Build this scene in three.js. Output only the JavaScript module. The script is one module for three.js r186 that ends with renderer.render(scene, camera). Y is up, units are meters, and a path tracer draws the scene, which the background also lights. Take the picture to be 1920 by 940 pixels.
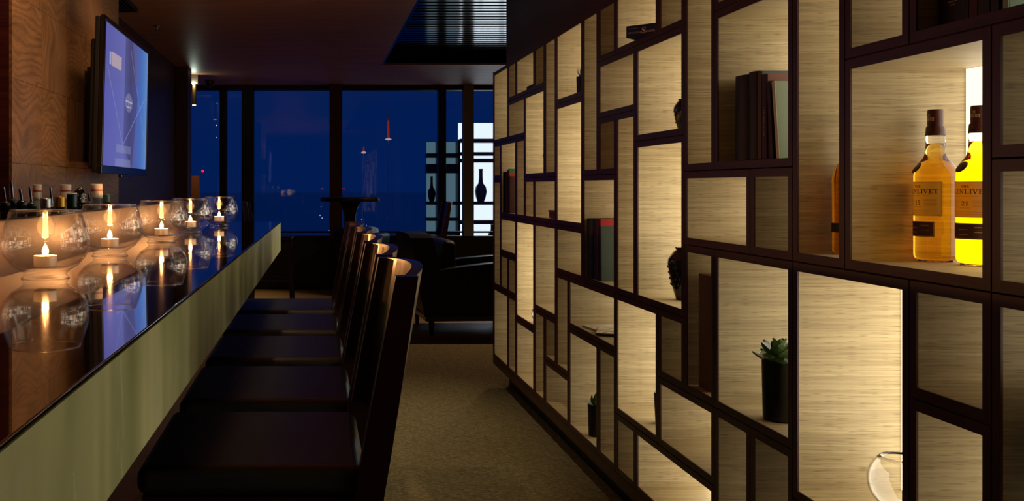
import * as THREE from 'three';
import { RoundedBoxGeometry } from 'three/addons/geometries/RoundedBoxGeometry.js';
import { mergeGeometries } from 'three/addons/utils/BufferGeometryUtils.js';
import { RectAreaLightUniformsLib } from 'three/addons/lights/RectAreaLightUniformsLib.js';
RectAreaLightUniformsLib.init();

// ---------------------------------------------------------------- camera, sky, exposure
const F = 1813, VX = 588, VY = 350, EYE = 1.26;          // focal length and principal point in photo pixels, eye height in metres
const scene = new THREE.Scene();
scene.background = new THREE.Color().setRGB(0.0008, 0.0138, 0.094);   // dusk sky
const camera = new THREE.PerspectiveCamera(2 * Math.atan(470 / F) * 180 / Math.PI, 1920 / 940, 0.05, 30000);
camera.position.set(0, EYE, 0);
camera.lookAt(0, EYE, -1);
camera.setViewOffset(1920, 940, 960 - VX, 470 - VY, 1920, 940);
const renderer = new THREE.WebGLRenderer();
renderer.toneMapping = THREE.LinearToneMapping;
renderer.toneMappingExposure = 1.0;
renderer.shadowMap.enabled = true;
const GLOW = 1.9, PANEL_LIGHT = 1.9;                      // light panels behind the shelving: what the eye sees, and the light they give
const DISPLAY_LIGHT = 1.1, TV_LIGHT = 0.1, CANDLE = 0.19, SPOT = 8, DOWN = 2.5, LOUNGE = 8, AISLE = 2.8;

// ---------------------------------------------------------------- helpers
let seed = 7;
const rnd = () => { seed = (seed * 1664525 + 1013904223) >>> 0; return seed / 4294967296; };
const rr = (a, b) => a + (b - a) * rnd();
const used = {};
const numbered = (n) => { const c = used[n] = (used[n] ?? -1) + 1; return c ? n + '_' + String(c).padStart(3, '0') : n; };
const C = (hex) => new THREE.Color(hex);
const std = (o) => new THREE.MeshStandardMaterial({ roughness: 0.6, ...o });
const phys = (o) => new THREE.MeshPhysicalMaterial({ roughness: 0.4, ...o });
const at = (px, py, Z) => new THREE.Vector3((px - VX) / F * Z, EYE + (VY - py) / F * Z, -Z);
function originOf(p) { const o = new THREE.Vector3(); while (p && p !== scene) { o.add(p.position); p = p.parent; } return o; }
function thing(name, label, category, pos = [0, 0, 0], turn = 0, group) {
  const g = new THREE.Group(); g.name = numbered(name); g.position.set(...pos); g.rotation.y = turn;
  g.userData = { label, category }; if (group) g.userData.group = group;
  scene.add(g); return g;
}
function mesh(name, geo, mat, parent) {                    // geometry in the parent's own coordinates
  const m = new THREE.Mesh(geo, mat); m.name = name; m.castShadow = m.receiveShadow = true; parent.add(m); return m;
}
const world = (name, geo, mat, parent) => {                // geometry given in world coordinates under an unturned parent
  const o = originOf(parent); geo.translate(-o.x, -o.y, -o.z); return mesh(name, geo, mat, parent);
};
function structure(name, geo, mat, label, category = 'structure') {
  const m = mesh(name, geo, mat, scene); m.userData = { kind: 'structure', label, category }; return m;
}
function copy(src, pos, turn, label, group) {
  const c = src.clone(); c.name = numbered(src.name.replace(/_\d{3}$/, '')); c.position.set(...pos); c.rotation.y = turn;
  c.userData = { ...src.userData }; if (label) c.userData.label = label; if (group !== undefined) c.userData.group = group; scene.add(c); return c;
}
// box between two corners, uv in metres; ou/ov shift the pattern
function box(x0, x1, y0, y1, z0, z1, ou = 0, ov = 0, grainY = false) {
  const g = new THREE.BoxGeometry(x1 - x0, y1 - y0, z1 - z0); g.translate((x0 + x1) / 2, (y0 + y1) / 2, (z0 + z1) / 2);
  const p = g.attributes.position, n = g.attributes.normal, uv = g.attributes.uv;
  for (let i = 0; i < p.count; i++) {
    let u, v; const ax = Math.abs(n.getX(i)), ay = Math.abs(n.getY(i));
    if (ax > 0.5) { u = p.getZ(i); v = p.getY(i); } else if (ay > 0.5) { u = p.getX(i); v = p.getZ(i); } else { u = p.getX(i); v = p.getY(i); }
    if (grainY) [u, v] = [v, u];
    uv.setXY(i, u + ou, v + ov);
  }
  return g;
}
const rbox = (x0, x1, y0, y1, z0, z1, r = 0.01, s = 3) => { const g = new RoundedBoxGeometry(x1 - x0, y1 - y0, z1 - z0, s, r); g.translate((x0 + x1) / 2, (y0 + y1) / 2, (z0 + z1) / 2); return g; };
const lathe = (pts, n = 40) => new THREE.LatheGeometry(pts.map(([r, y]) => new THREE.Vector2(Math.max(r, 1e-5), y)), n);
const cyl = (r0, r1, y0, y1, n = 24, x = 0, z = 0) => { const g = new THREE.CylinderGeometry(r1, r0, y1 - y0, n); g.translate(x, (y0 + y1) / 2, z); return g; };
const merge = (list) => mergeGeometries(list.map((g) => (g.index ? g.toNonIndexed() : g)));
function bar(a, b, w, d) {                                   // straight bar of section w x d from a to b
  const A = new THREE.Vector3(...a), B = new THREE.Vector3(...b), g = new THREE.BoxGeometry(w, A.distanceTo(B), d);
  g.applyQuaternion(new THREE.Quaternion().setFromUnitVectors(new THREE.Vector3(0, 1, 0), B.clone().sub(A).normalize()));
  g.translate((A.x + B.x) / 2, (A.y + B.y) / 2, (A.z + B.z) / 2); return g;
}
function shell(nu, nv, front, back) {                        // closed board between two sheets given as functions of u, v
  const pos = [], idx = [], row = nv + 1, N = (nu + 1) * row;
  for (const f of [front, back]) for (let i = 0; i <= nu; i++) for (let j = 0; j <= nv; j++) pos.push(...f(i / nu, j / nv));
  const q = (a, b, c, d) => idx.push(a, b, c, a, c, d);
  for (let i = 0; i < nu; i++) for (let j = 0; j < nv; j++) { const a = i * row + j; q(a, a + 1, a + row + 1, a + row); q(N + a, N + a + row, N + a + row + 1, N + a + 1); }
  for (let i = 0; i < nu; i++) { const a = i * row, b = a + nv; q(a, a + row, N + a + row, N + a); q(b, N + b, N + b + row, b + row); }
  for (let j = 0; j < nv; j++) { const a = j, b = nu * row + j; q(a, N + a, N + a + 1, a + 1); q(b, b + 1, N + b + 1, N + b); }
  let g = new THREE.BufferGeometry(); g.setAttribute('position', new THREE.Float32BufferAttribute(pos, 3)); g.setIndex(idx); g = g.toNonIndexed(); g.computeVertexNormals();
  g.setAttribute('uv', new THREE.Float32BufferAttribute(new Float32Array(g.attributes.position.count * 2), 2)); return g;
}
function panelLight(name, parent, w, h, color, intensity, pos, ry, rx = 0) {
  const l = new THREE.RectAreaLight(color, intensity, w, h); l.name = name; l.position.set(...pos); l.rotation.set(rx, ry, 0, 'YXZ'); parent.add(l); return l;
}

// ---------------------------------------------------------------- computed textures
const hash = (x, y, s) => { let h = Math.imul(x, 374761393) ^ Math.imul(y, 668265263) ^ Math.imul(s, 2147483647 - 97); h = Math.imul(h ^ (h >>> 13), 1274126177); return ((h ^ (h >>> 16)) >>> 0) / 4294967296; };
const sm = (t) => t * t * (3 - 2 * t), mod = (a, n) => ((a % n) + n) % n;
function vn(u, v, pu, pv, s) {                               // periodic value noise, u and v from 0 to 1
  const x = u * pu, y = v * pv, xi = Math.floor(x), yi = Math.floor(y), fx = sm(x - xi), fy = sm(y - yi);
  const h = (a, b) => hash(mod(a, pu), mod(b, pv), s), A = h(xi, yi), B = h(xi + 1, yi), D = h(xi, yi + 1), E = h(xi + 1, yi + 1);
  return A + (B - A) * fx + (D - A) * fy + (A - B - D + E) * fx * fy;
}
function tex(w, h, fn, { srgb = true, sx = 1, sy = 1 } = {}) {   // fn(u, v) gives rgb 0..255; one repeat is sx by sy metres
  const d = new Uint8Array(w * h * 4);
  for (let j = 0; j < h; j++) for (let i = 0; i < w; i++) { const c = fn(i / w, j / h), o = (j * w + i) * 4; d[o] = c[0]; d[o + 1] = c[1]; d[o + 2] = c[2]; d[o + 3] = 255; }
  const t = new THREE.DataTexture(d, w, h); t.wrapS = t.wrapT = THREE.RepeatWrapping; t.magFilter = THREE.LinearFilter; t.minFilter = THREE.LinearMipmapLinearFilter; t.generateMipmaps = true;
  if (srgb) t.colorSpace = THREE.SRGBColorSpace; t.repeat.set(1 / sx, 1 / sy); t.needsUpdate = true; return t;
}
const mixc = (a, b, t) => [a[0] + (b[0] - a[0]) * t, a[1] + (b[1] - a[1]) * t, a[2] + (b[2] - a[2]) * t];
const cl = (t) => Math.min(1, Math.max(0, t));
function canvasTex(w, h, draw) { const c = document.createElement('canvas'); c.width = w; c.height = h; draw(c.getContext('2d'), w, h); const t = new THREE.CanvasTexture(c); t.colorSpace = THREE.SRGBColorSpace; return t; }

function strokes(g, x, y, w, h, k) {                          // lettering too small to read in the photograph: a row of uneven upright marks
  const n = Math.max(2, Math.round(w / (h * 0.62))); for (let i = 0; i < n; i++) { const q = hash(i, k, 17), t = hash(i, k, 23); g.fillRect(x + i * w / n, y + h * 0.3 * q, w / n * 0.22, h * (1 - 0.3 * q)); if (t > 0.4) g.fillRect(x + i * w / n, y + h * (0.2 + 0.6 * q), w / n * 0.6, h * 0.16); }
}
const oakGrain = (u, v) => {
  const w = v + 0.012 * vn(u, v, 3, 4, 3);
  const a = vn(u, w, 2, 60, 1), b = vn(u, w, 4, 170, 2), d = vn(u, w, 22, 340, 4);
  return cl(0.32 + 0.2 * (a - 0.5) + 0.4 * (b - 0.5) + (d > 0.68 ? (d - 0.68) * 1.3 : 0));
};
const oakMap = tex(1024, 1024, (u, v) => mixc([208, 189, 145], [132, 112, 76], oakGrain(u, v)), { sx: 0.6, sy: 0.5 });
const oakBump = tex(1024, 1024, (u, v) => { const g = 255 * (1 - oakGrain(u, v)); return [g, g, g]; }, { srgb: false, sx: 0.6, sy: 0.5 });
const darkWoodMap = tex(512, 512, (u, v) => mixc([86, 31, 29], [52, 17, 17], cl(vn(u, v, 2, 40, 11) * 0.6 + vn(u, v, 12, 128, 12) * 0.5)), { sx: 0.5, sy: 0.5 });
const walnut = (s) => tex(512, 512, (u, v) => {
  const wob = 0.35 * vn(u, v, 2, 2, s) + 0.12 * vn(u, v, 4, 5, s + 1), r = (v + wob) * 12 + 2.6 * vn(u, v, 2, 3, s + 2), k = 0.5 + 0.5 * Math.sin(r * 6.283);
  return mixc([148, 108, 68], [86, 58, 33], cl(0.36 * k * k + 0.34 * vn(u, v, 16, 170, s + 3) + 0.4 * vn(u, v, 3, 6, s + 4) - 0.06));
}, { sx: 0.37, sy: 0.37 });
const ceilMap = tex(512, 512, (u, v) => mixc([208, 142, 100], [150, 96, 66], cl(0.5 * vn(u, v, 3, 24, 31) + 0.5 * vn(u, v, 8, 120, 32))), { sx: 1.2, sy: 0.6 });
const carpetH = (u, v) => { const r = vn(u, v, 48, 128, 41), q = vn(u, v, 128, 256, 42); return cl(0.6 * r + 0.4 * q); };
const carpetMap = tex(1024, 1024, (u, v) => mixc([86, 78, 52], [186, 172, 124], carpetH(u, v)), { sx: 0.55, sy: 0.55 });
const carpetBump = tex(1024, 1024, (u, v) => { const g = 255 * carpetH(u, v); return [g, g, g]; }, { srgb: false, sx: 0.55, sy: 0.55 });
const marbleMap = tex(1024, 256, (u, v) => {
  const a = vn(u, v, 26, 1, 51), b = vn(u, v, 90, 2, 52), k = vn(u, v, 9, 3, 53);
  let c = mixc([234, 232, 174], [160, 164, 108], cl(0.7 * a + 0.45 * b + 0.35 * k - 0.3));
  const x = u + 0.004 * Math.sin(v * 9 + 40 * Math.floor(u * 12)), f = mod(x * 12 + hash(Math.floor(x * 12), 3, 5) * 0.6, 1);
  if (Math.abs(f - 0.5) < 0.010 && hash(Math.floor(x * 12), 7, 9) > 0.35 && vn(u, v, 60, 4, 54) > 0.4) c = mixc(c, [226, 226, 196], 0.75);
  const blot = vn(u, v, 60, 5, 55); if (blot > 0.86) c = mixc(c, [214, 216, 178], (blot - 0.86) * 4);
  return c;
}, { sx: 2.4, sy: 0.32 });
const barMap = tex(512, 512, (u, v) => mixc([46, 26, 18], [24, 13, 10], cl(vn(u, v, 4, 20, 61) * 0.7 + vn(u, v, 16, 90, 62) * 0.4)), { sx: 0.8, sy: 0.8 });
const floorWoodMap = tex(512, 512, (u, v) => mixc([170, 146, 96], [120, 98, 60], cl(vn(u, v, 3, 30, 71) * 0.7 + vn(u, v, 10, 120, 72) * 0.4)), { sx: 1, sy: 0.5 });
const leatherBump = tex(256, 256, (u, v) => { const g = 255 * (0.6 * vn(u, v, 40, 40, 81) + 0.4 * vn(u, v, 90, 90, 82)); return [g, g, g]; }, { srgb: false, sx: 0.15, sy: 0.15 });

const M = {
  oak: std({ map: oakMap, bumpMap: oakBump, bumpScale: 0.0006, roughness: 0.55 }),
  edge: std({ map: darkWoodMap, roughness: 0.42 }),
  black: std({ color: C('#0a0808'), roughness: 0.5 }),
  blackGloss: phys({ color: C('#08080a'), roughness: 0.14, clearcoat: 0.6, clearcoatRoughness: 0.08 }),
  frame: std({ color: C('#0b0b0c'), roughness: 0.45 }),
  mahogany: std({ map: darkWoodMap, roughness: 0.35 }),
  ceil: phys({ map: ceilMap, roughness: 0.5 }),
  carpet: std({ map: carpetMap, bumpMap: carpetBump, bumpScale: 0.006, roughness: 0.95 }),
  floorWood: std({ map: floorWoodMap, roughness: 0.45 }),
  marble: phys({ map: marbleMap, roughness: 0.32, clearcoat: 0.3, clearcoatRoughness: 0.1 }),
  barTop: phys({ map: barMap, roughness: 0.06, clearcoat: 1, clearcoatRoughness: 0.012 }),
  stoolWood: phys({ color: C('#2c1410'), roughness: 0.3, clearcoat: 0.5, clearcoatRoughness: 0.15 }),
  leather: phys({ color: C('#0d0908'), roughness: 0.36, bumpMap: leatherBump, bumpScale: 0.0004, clearcoat: 0.25, clearcoatRoughness: 0.3 }),
  greenLeather: phys({ color: C('#171d16'), roughness: 0.42, bumpMap: leatherBump, bumpScale: 0.0005 }),
  plaster: std({ color: C('#3a2a24'), roughness: 0.8 }),
  pier: std({ color: C('#8d938a'), roughness: 0.6 }),
  bowlGlass: phys({ color: C('#ffffff'), roughness: 0.0, transmission: 1, thickness: 0, ior: 1.85 }),
  pane: phys({ color: C('#f4f8fb'), roughness: 0.0, transmission: 1, thickness: 0, ior: 1.5 }),
  clearGlass: phys({ color: C('#ffffff'), roughness: 0.0, transmission: 1, thickness: 0.01, ior: 1.48 }),
  steel: std({ color: C('#c9ccd0'), roughness: 0.22, metalness: 1 }),
  wax: phys({ color: C('#fff3e0'), roughness: 0.5, emissive: C('#ffb060'), emissiveIntensity: 0.12 }),
  tin: std({ color: C('#e8e4dc'), roughness: 0.35, metalness: 0.4 }),
  paper: std({ color: C('#e6e2d6'), roughness: 0.8 }),
};
const colMat = {};
const plain = (hex, roughness = 0.55) => (colMat[hex + roughness] ??= std({ color: C(hex), roughness }));

// ---------------------------------------------------------------- the room
const WIN = 11.85, CEIL = 2.5;
structure('floor', box(-2.7, 2.7, -0.1, 0, -8.1, 1.3), M.carpet, 'khaki looped carpet in the aisle between bar and shelving', 'floor');
structure('floor_001', box(-2.7, 2.7, -0.1, 0, -WIN - 0.2, -8.1), M.floorWood, 'pale wooden floor beyond the carpet by the windows', 'floor');
structure('wall_back', box(-2.7, 2.7, 0, 3, 1.3, 1.45), M.plaster, 'dark wall behind the bar room', 'wall');
structure('wall_left', box(-2.7, -1.25, 0, CEIL + 0.05, -3.27, 1.3), M.mahogany, 'dark stained wood wall set back beside the walnut tiles', 'wall');
const tileWall = structure('wall_left_001', box(-2.7, -1.03, 0, CEIL + 0.05, -5.06, -3.27), M.mahogany, 'walnut veneer tile wall behind the television', 'wall');
structure('wall_left_002', box(-2.7, -1.42, 0, CEIL + 0.05, -10.3, -5.06), M.mahogany, 'dark red wood side wall beyond the bar', 'wall');
structure('wall_left_003', box(-2.7, -2.3, 0, CEIL + 0.05, -WIN - 0.1, -10.3), M.mahogany, 'short dark wall in the window corner', 'wall');
structure('wall_right', box(1.45, 1.6, 0, 3, -6.2, 1.3), M.mahogany, 'dark wall behind the backlit shelving', 'wall');
structure('wall_right_001', box(2.7, 2.85, 0, 3, -WIN - 0.2, 1.3), M.mahogany, 'dark side wall beyond the shelving', 'wall');
structure('wall_right_002', box(1.22, 1.45, 1.26 + 0.735, CEIL + 0.35, -6.12, 1.3), M.mahogany, 'dark red bulkhead above the shelving', 'wall');
{ // column of the window corner
  structure('trim_1', rbox(-1.43, -1.3, 0, CEIL, -10.3, -10.0, 0.006), std({ color: C('#54404a'), roughness: 0.4 }), 'slim dusky painted column beside the corner window', 'column');
}
{ // walnut tiles, each its own piece
  const mats = [0, 1, 2, 3].map((i) => std({ map: walnut(101 + 10 * i), roughness: 0.45 }));
  const W = 0.358, H = 0.29, gap = 0.0006;
  for (let c = 0; c < 5; c++) for (let r = 0; r < 6; r++) {
    const z1 = -3.27 - c * W - gap, z0 = -3.27 - (c + 1) * W + gap, y0 = 0.76 + r * H + gap, y1 = Math.min(CEIL, 0.76 + (r + 1) * H) - gap;
    mesh('tile', box(-1.03, -1.02 + rr(-0.0004, 0.0004), y0, y1, z0, z1, rnd(), rnd(), (c + r) % 3 === 1), mats[Math.floor(rnd() * 4)], tileWall);
  }
}
// ceiling: slab, planks, slatted recess
const GX0 = 0.69, GX1 = 2.2, GZ0 = 9.95, GZ1 = 2.6, SLAT_Y = EYE + 1.355;
const slab = merge([box(-2.7, GX0, CEIL + 0.02, CEIL + 0.12, -WIN - 0.2, 1.45), box(GX1, 2.7, CEIL + 0.02, CEIL + 0.12, -WIN - 0.2, 1.45), box(GX0, GX1, CEIL + 0.02, CEIL + 0.12, -WIN - 0.2, -GZ0), box(GX0, GX1, CEIL + 0.02, CEIL + 0.12, -GZ1, 1.45)]);
const ceiling = structure('ceiling', slab, M.black, 'glossy red brown plank ceiling', 'ceiling');
{
  const P = 0.125;
  for (let i = 0; i * P < WIN + 1.4; i++) {
    const z1 = 1.4 - i * P, z0 = z1 - P + 0.003, right = z0 < -GZ0 || z1 > -GZ1 ? 2.7 : GX0;
    mesh('plank', box(-2.7, right, CEIL, CEIL + 0.02 + rr(-0.001, 0), Math.max(z0, -WIN - 0.1), z1, rnd() * 3, rnd()), M.ceil, ceiling);
    if (right < 2) mesh('plank', box(GX1, 2.7, CEIL, CEIL + 0.02, z0, z1, rnd(), rnd()), M.ceil, ceiling);
  }
}
{
  const g = thing('slatted_ceiling_grille', 'recessed grille of glossy black slats in the wooden ceiling', 'ceiling grille', [(GX0 + GX1) / 2, CEIL, -(GZ0 + GZ1) / 2]);
  world('housing', merge([box(GX0, GX0 + 0.02, CEIL, CEIL + 0.42, -GZ0, -GZ1), box(GX1 - 0.02, GX1, CEIL, CEIL + 0.42, -GZ0, -GZ1), box(GX0, GX1, CEIL, CEIL + 0.42, -GZ0, -GZ0 + 0.02), box(GX0, GX1, CEIL, CEIL + 0.42, -GZ1 - 0.02, -GZ1)]), M.blackGloss, g);
  world('cover_board', box(GX0, GX1, CEIL + 0.4, CEIL + 0.42, -GZ0, -GZ1), M.black, g);
  for (let z = GZ1 + 0.1; z < GZ0 - 0.12; z += 0.12) world('slat', box(GX0 + 0.02, GX1 - 0.02, SLAT_Y, SLAT_Y + 0.012, -z - 0.062, -z), M.blackGloss, g);
}
// ---------------------------------------------------------------- window wall
const wpx = (x) => (x - VX) / F * WIN, wpy = (y) => EYE + (VY - y) / F * WIN;
{
  structure('wall_front', box(-2.7, 2.7, 0, wpy(443), -WIN - 0.15, -WIN), M.frame, 'low black wall under the windows', 'wall');
  const posts = [[412, 425], [453, 476], [618, 641], [822, 836], [869, 888], [978, 1000]];
  structure('trim_2', box(-2.3, 2.7, wpy(169), CEIL, -WIN - 0.12, -WIN + 0.02), M.frame, 'black window head under the ceiling', 'window frame');
  structure('trim_3', box(-2.3, 2.7, wpy(437), wpy(434), -WIN - 0.08, -WIN + 0.01), M.frame, 'thin black transom above the sill', 'window frame');
  posts.forEach(([a, b], i) => structure('trim_' + (4 + i), rbox(wpx(a), wpx(b), wpy(443), CEIL, -WIN - 0.12, -WIN + (i === 2 ? 0.16 : 0.03), 0.004), i === 2 ? M.mahogany : i === 4 ? M.pier : M.frame,
    ['narrow black mullion beside the corner column', 'wide black mullion left of the large pane', 'dark wooden post between the two large panes', 'black mullion before the bright display', 'grey green post in front of the bright display', 'black mullion behind the shelving end'][i], 'mullion'));
  const xs = [[-2.3, wpx(412)], [wpx(425), wpx(453)], [wpx(476), wpx(618)], [wpx(641), wpx(822)], [wpx(836), wpx(869)], [wpx(888), wpx(978)], [wpx(1000), 2.7]];
  const said = ['tinted corner pane behind the column', 'narrow pane between two black mullions', 'large pane of dusk sky left of the wooden post', 'large pane of dusk sky with the lit tower', 'narrow pane before the dim part of the display', 'pane in front of the bright display', 'last pane hidden behind the shelving'];
  xs.forEach(([a, b], i) => structure('window_' + (i + 1), box(a, b, wpy(443), wpy(169), -WIN - 0.052, -WIN - 0.046), M.pane, said[i], 'window'));
}
// ---------------------------------------------------------------- outside: water, tower, beacons, lights
{
  const g = new THREE.PlaneGeometry(40000, 24000); g.rotateX(-Math.PI / 2); g.translate(0, -150, -12600);
  structure('ground', g, phys({ color: C('#050a18'), roughness: 0.12 }), 'dark glassy plain far below the windows', 'ground');
  const Z = 2600, p = (x, y) => at(x, y, Z), base = -150, red = std({ color: C('#200806'), emissive: C('#ff4a30'), emissiveIntensity: 0.25 }), pale = std({ color: C('#222222'), emissive: C('#ffd9cf'), emissiveIntensity: 0.5 }), dim = std({ color: C('#dfe8ff'), roughness: 0.9 });
  function tower(x, yTop, yRed, yDeck, label, s) {
    const t = thing('broadcast_tower', label, 'tower', [p(x, 0).x, base, -Z]);
    const h = (y) => p(0, y).y - base, m = (px) => px / F * Z;
    mesh('shaft', cyl(m(0.5 * s), m(0.4 * s), 0, h(yDeck), 10), dim, t);
    mesh('lit_shaft', cyl(m(2.6 * s), m(1.6 * s), h(yDeck), h(yRed), 10), red, t);
    mesh('deck', lathe([[m(2 * s), h(yDeck) - m(1)], [m(6 * s), h(yDeck)], [m(6 * s), h(yDeck) + m(1.2)], [m(2 * s), h(yDeck) + m(3)]], 14), pale, t);
    mesh('mast', cyl(m(1 * s), m(0.3), h(yRed), h(yTop), 8), std({ color: C('#181c38'), emissive: C('#5a3a60'), emissiveIntensity: 0.16 }), t);
  }
  tower(728, 196, 226, 262, 'tall thin broadcast tower lit red in the dusk sky', 1);
  tower(682, 266, 276, 287, 'smaller faint broadcast tower left of the tall one', 0.8);
  const lamp = (x, y, Zl, hex, px, label, group, k = 1) => {
    const q = at(x, y, Zl), r = px / F * Zl, t = thing('distant_light', label, 'light', [q.x, base, q.z], 0, group), H = q.y - base;
    mesh('mast', cyl(r * 0.12, r * 0.08, 0, H - r, 6), dim, t);
    mesh('lantern', lathe([[0, H - r], [r * 0.7, H - r * 0.6], [r, H], [r * 0.7, H + r * 0.6], [0, H + r]], 10), std({ color: C('#111111'), emissive: C(hex), emissiveIntensity: k }), t);
  };
  lamp(380, 321, 900, '#ff2038', 2.6, 'glowing red aircraft beacon in the corner pane', undefined, 2.2);
  for (const x of [603, 605.5, 642, 645]) lamp(x, 354, 1400, '#e02848', 1.1, 'tiny red light on the skyline beside the wooden post', 'red skyline lights', 0.9);
  for (const [x, y, s] of [[406, 235, 1.3], [406, 258, 0.9]]) lamp(x, y, 1100 + y, '#dfe8ff', s, 'small white light high beside the wide mullion', 'white lights beside the wide mullion');
  for (const [x, y, s] of [[600, 404, 1.2], [604, 409, 1.2], [602, 388, 0.7], [678, 412, 0.8], [687, 423, 0.8], [694, 428, 0.9], [701, 431, 1.1], [617, 432, 0.7], [500, 430, 0.7]]) lamp(x, y, 3300 * 60 / (y - 350) * 0.5, '#cfd8ff', s, 'tiny white city light low behind the window', 'white city lights', 0.8);
}
// ---------------------------------------------------------------- lit display beyond the right hand panes
{
  const Z = 13.4, X = (x) => (x - VX) / F * Z, Y = (y) => EYE + (VY - y) / F * Z;
  structure('floor_002', box(0.9, 3.4, -0.1, 0, -14.2, -WIN - 0.2), plain('#20242c'), 'dark floor under the display beyond the glass', 'floor');
  const bars = std({ color: C('#0d1a3a'), roughness: 0.5 }), bright = std({ color: C('#e8eef2'), emissive: C('#e9f1f6'), emissiveIntensity: 1.3 }), teal = std({ color: C('#20404c'), emissive: C('#8cb8c8'), emissiveIntensity: 0.30 });
  const mk = (name, label, x0, x1, rowsY, mat, inten, cols) => {
    const t = thing(name, label, 'display shelf', [X((x0 + x1) / 2), 0, -Z]);
    world('plinth', box(X(x0), X(x1), 0, Y(492), -Z - 0.12, -Z + 0.06), bars, t);
    for (const [a, b] of rowsY) for (const [c, d] of cols) world('light_panel', box(X(c), X(d), Y(b), Y(a), -Z - 0.1, -Z - 0.09), mat, t);
    for (let i = 0; i < rowsY.length; i++) { const top = rowsY[i][1], bot = i + 1 < rowsY.length ? rowsY[i + 1][0] : 492; world('shelf_board', box(X(x0), X(x1), Y(Math.max(bot, top + 1)), Y(top), -Z - 0.1, -Z + 0.14), bars, t); }
    for (const c of cols.map((q) => q[1])) world('upright', box(X(c), X(c) + 0.03, Y(492), Y(rowsY[0][0]), -Z - 0.1, -Z + 0.14), bars, t);
    panelLight('display_light', t, X(x1) - X(x0), 1.6, 0xe9f1f6, inten, [0, Y(360), 0.15], Math.PI);
    return t;
  };
  mk('lit_display_shelf', 'bright white backlit display shelf beyond the glass', 861, 978, [[230, 261], [268, 286], [292, 298], [305, 378], [384, 413], [420, 452], [459, 490]], bright, DISPLAY_LIGHT, [[861, 938], [942, 975]]);
  mk('dim_display_shelf', 'dim blue green display shelf left of the bright one', 799, 859, [[266, 288], [296, 308], [325, 378], [384, 408], [414, 434], [440, 488]], teal, DISPLAY_LIGHT * 0.12, [[801, 818], [836, 856]]);
  const vase = (px, yb, yt, r, mat, label) => {
    const h = Y(yt) - Y(yb), t = thing('long_necked_vase', label, 'vase', [X(px), Y(yb) + 0.0005, -Z + 0.02]);
    mesh('body', lathe([[0, 0], [r * 0.55, 0], [r * 0.8, h * 0.12], [r, h * 0.3], [r * 0.85, h * 0.45], [r * 0.4, h * 0.56], [r * 0.3, h * 0.75], [r * 0.3, h * 0.95], [r * 0.36, h], [r * 0.2, h], [r * 0.2, h * 0.9], [0, h * 0.9]], 24), mat, t);
  };
  vase(901, 378, 317, 0.085, phys({ color: C('#2a3f78'), roughness: 0.15 }), 'large blue long necked vase in the bright display');
  vase(922, 452, 421, 0.06, plain('#1d2420', 0.3), 'small dark long necked vase in the bright display');
  vase(809, 378, 331, 0.055, plain('#142a5c', 0.3), 'dark blue vase in the dim display');
}

// ---------------------------------------------------------------- backlit shelving
const XF = 1.15, DEPTH = 0.25, MODULE = 0.1973 * XF, ZK = (k) => F * XF * (0.0029635 - 0.00010883 * k), YJ = (j) => EYE + XF * (-0.9453 + 0.1973 * j), T = 0.0205;
const CELLS = [
  [0, 2, 6, 8], [2, 3, 7, 8], [3, 5, 7, 8], [5, 6, 7, 8], [2, 4, 6, 7], [4, 6, 5, 7], [6, 7, 5, 8], [7, 9, 6.5, 8], [7, 9, 4, 6.5], [9, 10, 5, 8], [10, 11, 7, 8], [10, 12, 6, 7], [10, 11, 5, 6], [11, 13, 7, 8], [13, 14, 7, 8],
  [12, 14, 5.5, 7], [12, 14, 3, 5.5], [11, 12, 3, 6], [9, 11, 3, 5], [7, 9, 3, 4], [4, 5, 4, 5], [5, 7, 4, 5], [1, 3, 4, 6], [0, 1, 5, 6], [0, 1, 2, 5], [3, 4, 4, 6], [1, 3, 3, 4], [1, 2, 2, 3], [2, 3, 2, 3], [3, 5, 1.5, 4], [5, 7, 2, 4],
  [0, 2, 0, 2], [2, 3, 0, 2], [3, 5, 0, 1.5], [5, 6, 0, 2], [6, 7, 1, 2], [7, 8, 1, 3], [6, 8, 0, 1], [8, 11, 2, 3], [8, 10, 0, 2], [10, 11, 0, 2], [11, 13, 1, 3], [11, 12, 0, 1], [12, 15, 0, 1], [13, 14, 2, 3], [13, 15, 1, 2], [14, 15, 2, 4],
  [15, 17, 2, 4], [15, 16, 0, 2], [16, 17, 0, 2], [14, 16, 4, 5], [16, 17, 4, 5], [14, 15, 5, 8], [15, 17, 5, 7], [15, 17, 7, 8], [17, 18, 4, 8], [17, 19, 1.5, 4], [17, 19, 0, 1.5], [18, 20, 4, 6], [18, 19, 6, 8], [19, 21, 6, 7], [19, 21, 7, 8],
  [19, 20, 3, 4], [19, 20, 1, 3], [19, 21, 0, 1], [20, 22, 5, 6], [20, 22, 4, 5], [20, 22, 2, 4], [20, 22, 1, 2], [21, 22, 0, 1], [21, 22, 6, 8], [22, 24, 6, 8], [22, 23, 3, 6], [23, 24, 3, 6], [22, 24, 1, 3], [22, 24, 0, 1],
];
{
  const cover = {}; for (const [a, b, c, d] of CELLS) for (let k = a; k < b; k++) for (let j = c; j < d; j += 0.5) { const q = k + ',' + j; if (cover[q]) console.warn('two cells at', q); cover[q] = 1; }
  for (let k = 0; k < 24; k++) for (let j = 0; j < 8; j += 0.5) if (!cover[k + ',' + j]) console.warn('no cell at', k, j);
}
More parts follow.
